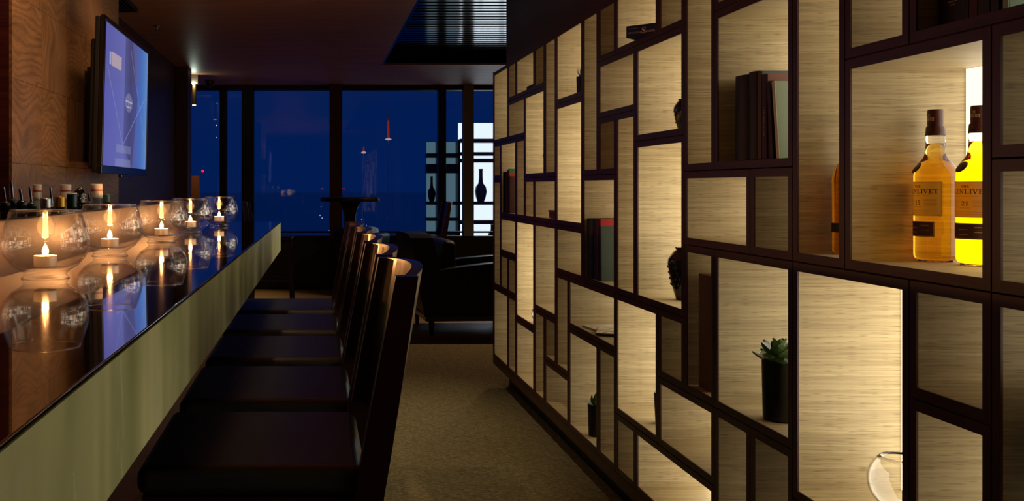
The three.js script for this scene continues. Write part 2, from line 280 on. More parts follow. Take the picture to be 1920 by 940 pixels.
const LEVELS = [0.356, 0.252, 0.481, 0.126, 0.25, 0.691, 0.317, 0.618, 0.872, 0.317, 0.109, 0.393, 0.105, 0.708, 0.384, 0.731, 0.908, 0.561, 0.45, 0.373, 0.568, 0.415, 0.5, 0.203, 0.19, 0.315, 0.485, 0.232, 0.156, 1.006, 0.369, 0.216, 0.155, 0.383, 0.224, 0.162, 0.243, 0.201, 0.367, 0.332, 0.231, 0.835, 0.261, 0.713, 0.18, 0.504, 0.6, 0.44, 0.217, 0.107, 0.515, 0.242, 0.381, 0.45, 0.2, 0.566, 0.842, 0.45, 0.6, 0.4, 0.35, 0.45, 0.346, 0.5, 0.45, 0.22, 0.4, 0.35, 0.45, 0.45, 0.45, 0.45, 0.45, 0.45, 0.45, 0.45];
const GAP = 0.0018;
const bookcase = thing('backlit_bookcase', 'long wall of oak lined cubbyholes with dark edges and glowing backs', 'bookcase', [XF + DEPTH / 2, 0, -(ZK(0) + ZK(24)) / 2]);
const glowMats = {};
const glowMat = (level) => (glowMats[level] ??= std({ color: C('#fff8ea'), emissive: C('#fff6e0'), emissiveIntensity: GLOW * level, roughness: 0.6 }));
{
  const zA = -ZK(0) - 0.004, zB = -ZK(24), yB = YJ(0), yT = YJ(8);
  world('base_board', box(XF + 0.001, XF + DEPTH, yB - 0.045, yB - 0.001, zA, zB, 0.2), M.edge, bookcase);
  world('plinth', box(XF + 0.09, XF + DEPTH, 0, yB - 0.046, zA + 0.05, zB), M.black, bookcase);
  world('end_board', box(XF + 0.001, XF + DEPTH + 0.02, yB - 0.045, yT + 0.004, zA - 0.022, zA - 0.001, 0.1), M.edge, bookcase);
  world('back_board', box(XF + DEPTH + 0.004, XF + DEPTH + 0.024, yB - 0.045, yT, zA, zB), M.black, bookcase);
  CELLS.forEach(([k0, k1, j0, j1], cell) => {
    const level = LEVELS[cell] ?? 0.4;                                       // each light panel is dimmed on its own
    const z0 = -ZK(k0) + GAP, z1 = -ZK(k1) - GAP, y0 = YJ(j0) + GAP, y1 = YJ(j1) - GAP, xa = XF + 0.004, xb = XF + DEPTH, c = new THREE.Group();
    c.name = 'cubby'; c.position.set(0, (y0 + y1) / 2, (z0 + z1) / 2 - bookcase.position.z); bookcase.add(c);
    const o = () => rnd() * 3;
    world('side_panel', box(xa, xb, y0, y1, z0, z0 + T, o(), o()), M.oak, c);
    world('side_panel', box(xa, xb, y0, y1, z1 - T, z1, o(), o()), M.oak, c);
    world('top_panel', box(xa, xb, y1 - T, y1, z0 + T, z1 - T, o(), o()), M.oak, c);
    world('floor_panel', box(xa, xb, y0, y0 + T, z0 + T, z1 - T, o(), o()), M.oak, c);
    world('front_edging', merge([box(XF, xa, y0, y1, z0, z0 + T, o(), o(), true), box(XF, xa, y0, y1, z1 - T, z1, o(), o(), true), box(XF, xa, y1 - T, y1, z0 + T, z1 - T, o(), o()), box(XF, xa, y0, y0 + T, z0 + T, z1 - T, o(), o())]), M.edge, c);
    world('light_panel', box(xb - 0.002, xb + 0.003, y0 + T, y1 - T, z0 + T, z1 - T), glowMat(level), c);
    panelLight('panel_light', c, z1 - z0 - 2 * T - 0.006, y1 - y0 - 2 * T - 0.006, 0xfff6e0, PANEL_LIGHT * level, [xb - 0.0045 - bookcase.position.x, 0, 0], Math.PI / 2);
  });
}
const cellFloor = (j) => YJ(j) + GAP + T + 0.0005;
const shelfAt = (px, X) => -F * X / (px - VX);                // z of something at depth X that shows at photo column px

// ---------------------------------------------------------------- things on the shelves
function spineTex(hex, ink, text, sub, font = 'bold 60px serif') {
  return canvasTex(512, 128, (g, w, h) => { g.fillStyle = hex; g.fillRect(0, 0, w, h); g.fillStyle = ink; g.font = font; g.textAlign = 'center'; g.fillText(text, w / 2, 84); if (sub) { g.font = '24px serif'; g.fillText(sub, w / 2, 32); } });
}
function book(label, x, y, z, w, h, t, hex, { lean = 0, spine, group, back, pages = M.paper, name = 'book', round = false } = {}) {   // stands on its foot: depth w along x, height h, thickness t along z, spine to the aisle
  const b = thing(name, label, 'book', [x, y + Math.abs(Math.sin(lean)) * t / 2, z], 0, group); b.rotation.x = lean;
  const c = plain(hex, 0.5);
  mesh('cover', merge([rbox(0, w, 0, h, -t / 2, -t / 2 + 0.003, 0.001, 1), rbox(0, w, 0, h, t / 2 - 0.003, t / 2, 0.001, 1)]), c, b);
  const spineMat = back ? plain(back, 0.5) : c; mesh('spine', round ? (() => { const g = new THREE.CylinderGeometry(t / 2, t / 2, h, 16, 1, false, Math.PI, Math.PI); g.scale(0.5, 1, 1); g.translate(0.002, h / 2, 0); return g; })() : rbox(-0.002, 0.003, 0, h, -t / 2, t / 2, 0.001, 1), spineMat, b);
  mesh('pages', new THREE.BoxGeometry(w - 0.008, h - 0.008, t - 0.0065).translate(w / 2, h / 2, 0), pages, b);
  if (spine) { const g = new THREE.PlaneGeometry(h * 0.7, t * 0.8); g.rotateZ(-Math.PI / 2); g.rotateY(-Math.PI / 2); g.translate(-0.0026, h * 0.52, 0); mesh('spine_print', g, std({ map: spine, roughness: 0.5 }), b); }
  return b;
}
// cubby with the tall black album and leaning books (columns 15-17)
{
  const y = cellFloor(5), G = 'books beside the black albums';
  book('thick black album at the far end of the upper book cubby', 1.2, y, -2.69, 0.17, 0.238, 0.085, '#060506', { round: true });
  book('black album between thick album and brown book', 1.195, y, -2.617, 0.175, 0.24, 0.055, '#080607', { round: true });
  book('brown spined tall book beside the black albums', 1.19, y, -2.576, 0.18, 0.236, 0.02, '#6f8996', { back: '#5d4334' });
  book('maroon book with pale lettering on its spine', 1.188, y, -2.545, 0.18, 0.226, 0.026, '#b07a76', { back: '#3c1518', spine: canvasTex(512, 128, (g, w, h) => { g.fillStyle = '#3c1518'; g.fillRect(0, 0, w, h); g.fillStyle = '#e8e0da'; strokes(g, 190, 48, 250, 34, 4); }) });
  book('dark brown book leaning against the maroon one', 1.188, y, -2.505, 0.175, 0.205, 0.018, '#2a1713', { lean: -0.09 });
  book('pale green leaning book with a white spine edge', 1.19, y, -2.475, 0.18, 0.203, 0.014, '#b6d0c0', { lean: -0.13, back: '#e8ece4' });
}
// cubby with navy, magenta and green books (columns 9-11)
{
  const y = cellFloor(3);
  book('black album at the far side of the red topped books', 1.17, y, -4.065, 0.17, 0.25, 0.08, '#07070a', { round: true });
  book('navy blue book beside the magenta book', 1.168, y, -4.008, 0.17, 0.25, 0.024, '#1f2c50');
  book('magenta spined book between navy and black books', 1.168, y, -3.978, 0.17, 0.252, 0.022, '#6d1740');
  book('black and white edged book beside the magenta one', 1.168, y, -3.95, 0.17, 0.25, 0.018, '#1c1a1d', { lean: -0.02 });
  const b = book('grey green book with a bright red band at top', 1.168, y, -3.925, 0.17, 0.252, 0.02, '#4a5b52', { lean: -0.03 });
  mesh('red_band', box(-0.003, 0.1705, 0.222, 0.2525, -0.0105, 0.0107), plain('#c8302c'), b);
}
// cubby with red and green books at the far end (columns 1-3)
{
  const y = cellFloor(4);
  book('black book at the far end of the small book row', 1.165, y, -5.86, 0.16, 0.245, 0.07, '#080607', { round: true });
  book('dark red tall book in the far book row', 1.165, y, -5.8, 0.16, 0.255, 0.035, '#4a1210');
  const b = book('dark red book with green and red top corner', 1.165, y, -5.755, 0.16, 0.262, 0.035, '#3d100e');
  mesh('green_corner', box(-0.003, 0.162, 0.238, 0.2625, -0.018, 0.018), plain('#2f7a55'), b);
  mesh('red_corner', box(-0.003, 0.162, 0.218, 0.238, -0.018, 0.018), plain('#b02a20'), b);
}
// upper right cubby with albums (columns 19-21)
{
  const y = cellFloor(6);
  book('wide black album with a small silver emblem above the whisky', 1.19, y, -1.797, 0.18, 0.176, 0.085, '#050505', { spine: canvasTex(512, 128, (g, w, h) => { g.fillStyle = '#050505'; g.fillRect(0, 0, w, h); g.strokeStyle = '#b9a6a8'; g.lineWidth = 7; g.beginPath(); g.moveTo(380, 40); g.lineTo(420, 64); g.lineTo(380, 90); g.moveTo(440, 40); g.lineTo(440, 90); g.moveTo(465, 50); g.lineTo(465, 80); g.stroke(); }) });
  book('dark red book beside the emblem album', 1.19, y, -1.742, 0.18, 0.174, 0.022, '#4b0d10');
  book('black slim book beside the dark red one', 1.19, y, -1.714, 0.18, 0.177, 0.03, '#0b090a');
  book('black book with a grey spine stripe', 1.19, y, -1.687, 0.18, 0.172, 0.02, '#18191b', { spine: spineTex('#6c7478', '#22262a', '') });
  book('pale teal folder standing in front of the black books', 1.192, y, -1.664, 0.19, 0.177, 0.012, '#9fc2b8');
}
// blue book lying flat (columns 11-13)
{
  const y = cellFloor(7), L = 0.14, b = thing('hardback_book', 'dark blue hardback lying flat with SELLING on its spine', 'book', [1.1545, y, -3.3655], Math.PI / 4);
  mesh('cover', merge([rbox(0, 0.14, 0, 0.003, -L / 2, L / 2, 0.001, 1), rbox(0, 0.14, 0.039, 0.042, -L / 2, L / 2, 0.001, 1), rbox(-0.002, 0.002, 0, 0.042, -L / 2, L / 2, 0.001, 1)]), plain('#1c2c68'), b);
  mesh('pages', box(0.003, 0.135, 0.0035, 0.0385, -L / 2 + 0.004, L / 2 - 0.004), M.paper, b);
  const t = canvasTex(1024, 290, (g, w, h) => { g.fillStyle = '#1c2c68'; g.fillRect(0, 0, w, h); g.fillStyle = '#c9cbe0'; strokes(g, 30, 44, 280, 40, 1); g.fillStyle = '#c3caea'; g.font = 'bold 62px serif'; g.fillText('ADVANCED', 30, 205); g.fillStyle = '#ffeaea'; g.font = 'italic bold 230px serif'; g.fillText('S', 385, 222); g.fillStyle = '#eef0fc'; g.font = 'bold 68px serif'; g.fillText('ELLING', 525, 205); });
  const s = new THREE.PlaneGeometry(L * 0.96, 0.038); s.rotateY(-Math.PI / 2); s.translate(-0.0026, 0.021, 0); mesh('spine_print', s, std({ map: t, roughness: 0.45 }), b);
}
// magazines (columns 8-11)
{
  const y = cellFloor(2), mag = (label, x, dy, z, turn, hex) => {
    const m = thing('magazine', label, 'magazine', [x, y + dy, z], turn);
    mesh('cover', rbox(-0.08, 0.08, 0, 0.006, -0.11, 0.11, 0.002, 2), plain(hex, 0.25), m);
    const t = canvasTex(256, 352, (g, w, h) => { g.fillStyle = '#d8d4c8'; g.fillRect(0, 0, w, h); for (let i = 0; i < 26; i++) { g.fillStyle = ['#8d9079', '#b9b39c', '#eceadd', '#6b705c', '#c2a25a'][i % 5]; g.fillRect(hash(i, 1, 2) * 200, hash(i, 3, 4) * 300, 20 + hash(i, 5, 6) * 70, 8 + hash(i, 7, 8) * 40); } });
    const s = new THREE.PlaneGeometry(0.155, 0.215); s.rotateX(-Math.PI / 2); s.translate(0, 0.0063, 0); mesh('cover_print', s, std({ map: t, roughness: 0.2 }), m);
  };
  mag('glossy pale magazine lying on the shelf floor', 1.265, 0, -4.12, 0.15, '#d5d2c4');
  mag('dark spined magazine lying askew on the pale one', 1.262, 0.0068, -4.02, -0.35, '#40362c');
}
// red brown box (columns 5-7) and the cup on a flat book (columns 3-5)
{
  const b = thing('lidded_box', 'small dark red lacquer box with lid in the far cubby', 'box', [1.225, cellFloor(4), -4.74]);
  mesh('body', rbox(-0.05, 0.05, 0, 0.028, -0.09, 0.09, 0.004), plain('#5e1c14', 0.3), b);
  mesh('lid', rbox(-0.053, 0.053, 0.0285, 0.04, -0.093, 0.093, 0.004), plain('#6d2417', 0.3), b);
  mesh('knob', lathe([[0, 0.04], [0.012, 0.04], [0.008, 0.052], [0.014, 0.062], [0, 0.068]], 16), plain('#3a0f0b', 0.3), b);
  const f = thing('flat_book', 'thin blue grey book lying under the pink mug', 'book', [1.235, cellFloor(7), -5.2]);
  mesh('cover', rbox(-0.07, 0.07, 0, 0.022, -0.09, 0.09, 0.002, 1), plain('#2c3044'), f);
  mesh('pages', box(-0.066, 0.071, 0.003, 0.019, -0.086, 0.0905), M.paper, f);
  const m = thing('mug', 'small dusky pink mug on the blue grey book', 'mug', [1.235, cellFloor(7) + 0.0225, -5.17]);
  mesh('body', lathe([[0, 0], [0.026, 0], [0.032, 0.01], [0.034, 0.055], [0.031, 0.055], [0.029, 0.008], [0, 0.006]], 24), plain('#a8857c', 0.35), m);
  const h = new THREE.TorusGeometry(0.018, 0.004, 8, 20); h.translate(-0.038, 0.03, 0); mesh('handle', h, plain('#5a2a28', 0.35), m);
}
function urn(label, X, y, z, r, h, hex, rough = 0.12) {
  const t = thing('round_vase', label, 'vase', [X, y, z]);
  mesh('body', lathe([[0, 0], [r * 0.5, 0], [r * 0.58, h * 0.08], [r * 0.82, h * 0.35], [r, h * 0.68], [r * 0.95, h * 0.78], [r * 0.62, h * 0.93], [r * 0.5, h * 0.95]], 36), phys({ color: C(hex), roughness: rough, clearcoat: 0.8 }), t);
  mesh('rim', lathe([[r * 0.5, h * 0.95], [r * 0.58, h], [r * 0.48, h], [r * 0.44, h * 0.93], [0, h * 0.9]], 36), phys({ color: C(hex), roughness: rough, clearcoat: 0.8 }), t);
  // hammered band of facets round the shoulder
  const dots = []; for (let a = 0; a < 18; a++) for (let q = 0; q < 4; q++) { const yy = 0.3 + q * 0.11, rad = r * (0.8 + (yy - 0.35) * 0.55), g = new THREE.OctahedronGeometry(r * 0.11); g.scale(0.7, 1, 0.7); const th = (a + (q % 2) / 2) / 18 * 6.2832; g.translate(rad * Math.cos(th), h * yy, rad * Math.sin(th)); dots.push(g); }
  mesh('relief_band', merge(dots), phys({ color: C(hex), roughness: 0.08, clearcoat: 1 }), t);
}
urn('large black faceted vase in the bright middle cubby', 1.258, cellFloor(3), -3.275, 0.057, 0.178, '#0a0807');
urn('small dark faceted vase in the upper middle cubby', 1.252, cellFloor(5.5), -3.268, 0.034, 0.112, '#0d0a12');
urn('small black vase in the far upper cubby', 1.205, cellFloor(5), -4.89, 0.044, 0.132, '#0a0808');
urn('tall black vase at the near lower end of the shelving', 1.235, cellFloor(2), -1.545, 0.064, 0.29, '#060505');
// potted plants
function leaf(len, w, thick, bend) { return shell(8, 4, (u, v) => { const a = (v - 0.5) * 2, k = Math.sin(Math.PI * Math.min(1, u * 0.9 + 0.1)) ** 0.7; return [u * len * Math.cos(bend * u), u * len * Math.sin(bend * u) + thick * (1 - a * a) * k + a * a * w * 0.18, a * w * k]; }, (u, v) => { const a = (v - 0.5) * 2, k = Math.sin(Math.PI * Math.min(1, u * 0.9 + 0.1)) ** 0.7; return [u * len * Math.cos(bend * u), u * len * Math.sin(bend * u) - thick * (1 - a * a) * k + a * a * w * 0.18, a * w * k]; }); }
function pot(name, label, X, y, z, r0, r1, h, leaves, hex = '#0a0a0b') {
  const t = thing(name, label, 'potted plant', [X, y, z]);
  mesh('pot', lathe([[0, 0], [r0 * 0.94, 0], [r0, h * 0.03], [r1, h * 0.98], [r1 * 0.97, h], [r1 * 0.88, h], [r1 * 0.86, h * 0.9], [0, h * 0.9]], 36), phys({ color: C(hex), roughness: 0.35 }), t);
  mesh('soil', cyl(r1 * 0.86, r1 * 0.86, h * 0.88, h * 0.92), plain('#1a120c', 0.95), t);
  leaves(t, h); return t;
}
pot('potted_succulent', 'green rosette succulent in a tall black pot', 1.222, cellFloor(2), -2.53, 0.043, 0.046, 0.158, (t, h) => {
  const cols = ['#5f8a52', '#4c7a4a', '#6f9a60', '#47703f', '#86a070'].map((c) => phys({ color: C(c), roughness: 0.28, clearcoat: 0.4 }));
  for (let ring = 0; ring < 4; ring++) { const n = [7, 7, 6, 4][ring]; for (let i = 0; i < n; i++) {
    const g = leaf([0.072, 0.068, 0.056, 0.038][ring], [0.026, 0.026, 0.022, 0.015][ring], 0.005, 0.25); g.rotateZ([0.12, 0.55, 0.95, 1.25][ring] + rr(-0.1, 0.1)); g.rotateY(i / n * 6.2832 + ring * 0.5 + rr(-0.15, 0.15)); g.translate(0, h * 0.93 + ring * 0.006, 0);
    mesh('leaf', g, cols[Math.floor(rnd() * 5)], t);
  } }
});
pot('potted_aloe', 'dark spiky plant in a small black pot on the upper shelf', 1.195, cellFloor(6.5), -4.3, 0.024, 0.026, 0.078, (t, h) => {
  for (let i = 0; i < 9; i++) { const g = leaf(0.05, 0.005, 0.002, 0.3); g.rotateZ(0.55 + (i % 3) * 0.3); g.rotateY(i * 0.7); g.translate(0, h * 0.92, 0); mesh('leaf', g, plain('#1c2a1a', 0.4), t); }
});
pot('potted_herb', 'small green leafy plant in a dark pot on the bottom shelf', 1.205, cellFloor(0), -4.13, 0.03, 0.034, 0.135, (t, h) => {
  const cols = [plain('#4f7d3c', 0.4), plain('#3c6630', 0.4), plain('#7d9a4a', 0.4)];
  for (let i = 0; i < 16; i++) { const g = leaf(rr(0.03, 0.06), rr(0.009, 0.014), 0.001, 0.6); g.rotateZ(rr(0.1, 1.3)); g.rotateY(i * 2.4); g.translate(0, h * 0.92, 0); mesh('leaf', g, cols[i % 3], t); }
});
pot('potted_sprig', 'dark pot with a thin twig on the lower middle shelf', 1.24, cellFloor(1), -3.42, 0.03, 0.035, 0.108, (t, h) => {
  for (let i = 0; i < 5; i++) { const g = leaf(0.035, 0.003, 0.001, 0.2); g.rotateZ(0.7 + i * 0.15); g.rotateY(i * 1.3); g.translate(0, h * 0.93, 0); mesh('leaf', g, plain('#20261a', 0.5), t); }
}, '#0c1014');
// glass globes
function globe(label, X, y, z, r) {
  const t = thing('glass_globe_vase', label, 'glass bowl', [X, y, z]), o = [], n = 16, th = 0.0035;
  for (let i = 0; i <= n; i++) { const a = -1.25 + i / n * 2.15; o.push([r * Math.cos(a), r * (0.95 + Math.sin(a))]); }
  const inner = o.map(([x, q]) => { const dx = x, dy = q - r * 0.95, k = (r - th) / r; return [dx * k, r * 0.95 + dy * k]; }).reverse();
  mesh('bowl', lathe([[0, 0], [o[0][0], 0], ...o, ...inner, [0, inner[inner.length - 1][1]]], 48), M.clearGlass, t);
}
globe('clear glass globe vase in the brightest lower cubby', 1.312, cellFloor(1.5), -2.155, 0.07);
globe('small clear glass globe in the far lower cubby', 1.208, cellFloor(1.5), -5.135, 0.05);
// printed gift carton (columns 14-15)
{
  const t = thing('gift_carton', 'tall narrow carton with ornate brown printing in a dark cubby', 'carton', [1.236, cellFloor(2), -2.91]);
  mesh('body', rbox(-0.06, 0.06, 0, 0.345, -0.045, 0.045, 0.002, 1), plain('#7a5c34', 0.6), t);
  const m = canvasTex(240, 690, (g, w, h) => {
    g.fillStyle = '#8a6a40'; g.fillRect(0, 0, w, h); g.strokeStyle = '#3c2412'; g.lineWidth = 5; g.strokeRect(14, 14, w - 28, h - 28);
    for (let i = 0; i < 60; i++) { g.fillStyle = ['#5a3a1c', '#3f2a16', '#a2804e', '#6f4c26'][i % 4]; g.beginPath(); g.ellipse(20 + hash(i, 2, 1) * 200, 30 + hash(i, 5, 3) * 420, 5 + hash(i, 1, 8) * 13, 4 + hash(i, 9, 8) * 16, hash(i, 4, 4) * 3, 0, 7); g.fill(); }
    g.fillStyle = '#8a6a40'; g.fillRect(50, 150, 160, 70); g.fillStyle = '#4a1c12'; strokes(g, 58, 164, 140, 40, 5); g.strokeRect(50, 450, 140, 110); g.strokeRect(50, 570, 140, 80);
  });
  const f = new THREE.PlaneGeometry(0.118, 0.342); f.translate(0, 0.1725, 0.0456); mesh('front_print', f, std({ map: m, roughness: 0.55 }), t);
}
// whisky bottles
function arcPatch(r, y0, y1, a0, a1, n = 24, slope = 0) {     // curved patch facing outwards; angle a from +x towards -z seen from above
  const pos = [], uv = [], idx = [];
  for (let i = 0; i <= n; i++) { const a = a0 + (a1 - a0) * i / n; for (const [y, v] of [[y0, 0], [y1, 1]]) { const q = r - slope * v; pos.push(q * Math.cos(a), y, -q * Math.sin(a)); uv.push(i / n, v); } }
  for (let i = 0; i < n; i++) { const b = i * 2; idx.push(b, b + 2, b + 1, b + 1, b + 2, b + 3); }
  const g = new THREE.BufferGeometry(); g.setAttribute('position', new THREE.Float32BufferAttribute(pos, 3)); g.setAttribute('uv', new THREE.Float32BufferAttribute(uv, 2)); g.setIndex(idx); g.computeVertexNormals(); return g;
}
function whisky(label, X, y, z, s, facing, amber, age, darkBand) {
  const t = thing('whisky_bottle', label, 'bottle', [X, y, z]), R = 0.040 * s, H = 0.318 * s, sh = H * 0.56;
  const prof = (k, top) => [[0, 0.006], [R * 0.8 * k, 0.003], [R * 0.95 * k, 0.006], [R * k, 0.014], [R * k, sh], [R * 0.97 * k, sh + H * 0.04], [R * 0.84 * k, sh + H * 0.075], [R * 0.55 * k, sh + H * 0.125], [R * 0.46 * k, sh + H * 0.16], [R * 0.45 * k, top]];
  const fill = sh + H * 0.215, neckTop = H * 0.84;
  mesh('liquid_body', lathe([...prof(1, fill), [0, fill]], 56), phys({ color: C('#ffffff'), roughness: 0, transmission: 1, thickness: 0.05, ior: 1.42, attenuationColor: C(amber), attenuationDistance: 0.085 }), t);
  mesh('glass_neck', lathe([[0, fill + 0.0006], [R * 0.45, fill + 0.0006], [R * 0.43, neckTop], [0, neckTop]], 40), M.clearGlass, t);
  mesh('glass_foot', lathe([[0, 0], [R * 0.8, 0], [R * 0.8, 0.002], [0, 0.005]], 40), M.clearGlass, t);
  mesh('capsule', lathe([[0, neckTop - 0.004], [R * 0.47, neckTop - 0.004], [R * 0.43, neckTop + H * 0.045], [R * 0.37, neckTop + H * 0.05], [R * 0.37, H - 0.002], [R * 0.34, H], [0, H]], 40), plain('#4a1c14', 0.35), t);
  const capT = canvasTex(512, 160, (g, w, h) => { g.fillStyle = '#4a1c14'; g.fillRect(0, 0, w, h); g.fillStyle = '#e6cfae'; g.textAlign = 'center'; g.font = 'bold 42px serif'; g.fillText('THE', w / 2, 66); g.font = 'bold 56px serif'; g.fillText('GLENLIVET', w / 2, 118); });
  mesh('capsule_print', arcPatch(R * 0.375, H * 0.905, H * 0.985, facing - 1.15, facing + 1.15), std({ map: capT, roughness: 0.35 }), t);
  const lab = canvasTex(768, 640, (g, w, h) => {
    g.fillStyle = darkBand ? '#b98a50' : '#cdb878'; g.fillRect(0, 0, w, h); g.fillStyle = '#3a2210'; g.textAlign = 'center'; g.font = 'bold 62px serif'; g.fillText('THE', w / 2, 110); g.font = 'bold 112px serif'; g.fillText('GLENLIVET', w / 2, 220);
    strokes(g, 190, 250, 390, 22, 6); g.font = 'bold 110px serif'; g.fillText(age, w / 2, 430); strokes(g, 300, 458, 170, 22, 7);
    g.fillStyle = '#6a5030'; for (let i = 0; i < 6; i++) { g.fillRect(90, 330 + i * 22, 180, 4); g.fillRect(500, 330 + i * 22, 190, 4); } g.fillRect(60, 540, w - 120, 4); g.fillRect(60, 580, w - 120, 4); g.strokeStyle = '#8a6a3a'; g.lineWidth = 6; g.strokeRect(16, 16, w - 32, h - 32);
  });
  mesh('label', arcPatch(R + 0.0007, H * 0.30, H * 0.525, facing - 1.2, facing + 1.2), phys({ map: lab, roughness: 1, transmission: 0.5, thickness: 0, side: THREE.DoubleSide }), t);
  const low = canvasTex(512, 256, (g, w, h) => { g.fillStyle = '#4a2412'; g.fillRect(0, 0, w, h); g.strokeStyle = '#c8a468'; g.lineWidth = 5; g.strokeRect(12, 12, w - 24, h - 24); g.fillStyle = '#c8a468'; for (let i = 0; i < 4; i++) g.fillRect(330 - 180 * (i % 2), 60 + i * 40, 120, 8); });
  mesh('lower_label', arcPatch(R + 0.0007, H * 0.165, H * 0.265, facing - 1.0, facing + (darkBand ? 1.2 : 0.85)), std({ map: low, roughness: 0.6, side: THREE.DoubleSide }), t);
  const med = new THREE.SphereGeometry(R * 0.34, 20, 12); med.scale(0.25, 1, 1); med.rotateZ(0.7); med.rotateY(facing - 0.35); med.translate(Math.cos(facing - 0.35) * R * 0.86, sh + H * 0.055, -Math.sin(facing - 0.35) * R * 0.86); mesh('shoulder_seal', med, plain('#341a12', 0.4), t);
}
whisky('amber whisky bottle standing free in the brightest cubby', 1.303, cellFloor(4), -2.026, 1.0, Math.PI + 0.1, '#f0a018', '15', false);
whisky('bright yellow whisky bottle half hidden by the cubby edge', 1.325, cellFloor(4), -1.925, 1.0, Math.PI + 0.35, '#ffc400', '21', true);
{ // ribbed amber bottle in the tall cubby
  const t = thing('ribbed_bottle', 'ribbed amber spirits bottle in the tall narrow cubby', 'bottle', [1.25, cellFloor(4), -2.255]), R = 0.037, pts = [[0, 0], [R * 0.93, 0], [R, 0.008], [R, 0.175], [R * 0.86, 0.2], [R * 0.5, 0.218], [R * 0.36, 0.235], [R * 0.34, 0.28], [0, 0.28]];
  const g = lathe(pts, 72), p = g.attributes.position; for (let i = 0; i < p.count; i++) { const a = Math.atan2(p.getZ(i), p.getX(i)), y = p.getY(i); if (y > 0.05 && y < 0.2) { const k = 1 + 0.022 * Math.cos(a * 18); p.setX(i, p.getX(i) * k); p.setZ(i, p.getZ(i) * k); } } g.computeVertexNormals();
  g.scale(0.97, 1, 0.97); mesh('body', g, phys({ color: C('#ffffff'), roughness: 0.02, transmission: 1, thickness: 0.05, ior: 1.42, attenuationColor: C('#c48c16'), attenuationDistance: 0.034 }), t);
  mesh('stopper', lathe([[0, 0.281], [0.015, 0.281], [0.017, 0.29], [0.017, 0.31], [0.012, 0.318], [0, 0.318]], 24), plain('#2a160c', 0.35), t);
  mesh('label', arcPatch(R + 0.0006, 0.05, 0.072, Math.PI - 1.1, Math.PI + 1.1), plain('#2a2018', 0.6), t);
}

// ---------------------------------------------------------------- the bar
const BAR_Y = EYE - 0.19, TURN = -0.0117, BX = -0.2394, BAR_END = -5.25;
const barThing = thing('bar_counter', 'long bar counter with glossy dark top and pale green marble apron', 'bar counter', [BX, 0, 0], TURN);
{
  mesh('counter_top', rbox(-0.44, 0, BAR_Y - 0.006, BAR_Y, BAR_END, 1.0, 0.002, 2), M.barTop, barThing);
  mesh('upstand', rbox(-0.46, -0.4405, BAR_Y - 0.1, BAR_Y + 0.12, BAR_END, 1.0, 0.004, 2), std({ map: barMap, color: C('#ffffff'), roughness: 0.5 }), barThing);
  mesh('apron', box(-0.03, 0, BAR_Y - 0.155, BAR_Y - 0.0065, BAR_END, 1.0), M.marble, barThing);
  mesh('soffit', box(-0.44, -0.031, BAR_Y - 0.06, BAR_Y - 0.031, BAR_END, 1.0), M.black, barThing);
  mesh('front_panel', box(-0.40, -0.37, 0, BAR_Y - 0.061, BAR_END + 0.05, 1.0), M.mahogany, barThing);
  mesh('foot_rail', (() => { const g = new THREE.CylinderGeometry(0.02, 0.02, 6.0, 12); g.rotateX(Math.PI / 2); g.translate(-0.3, 0.2, -2.1); return g; })(), M.steel, barThing);
  for (let z = -5; z < 1; z += 1.2) mesh('rail_bracket', box(-0.372, -0.29, 0.19, 0.21, z - 0.01, z + 0.01), M.steel, barThing);
  const b = thing('back_counter', 'low black work counter behind the bar holding the bottles', 'counter', [-0.86, 0, -2]);
  world('worktop', rbox(-1.018, -0.70, 0.9, 0.93, -5.05, 0.9, 0.004), plain('#15100e', 0.3), b);
  world('cabinet', box(-1.018, -0.72, 0, 0.899, -5.03, 0.9), M.mahogany, b);
}
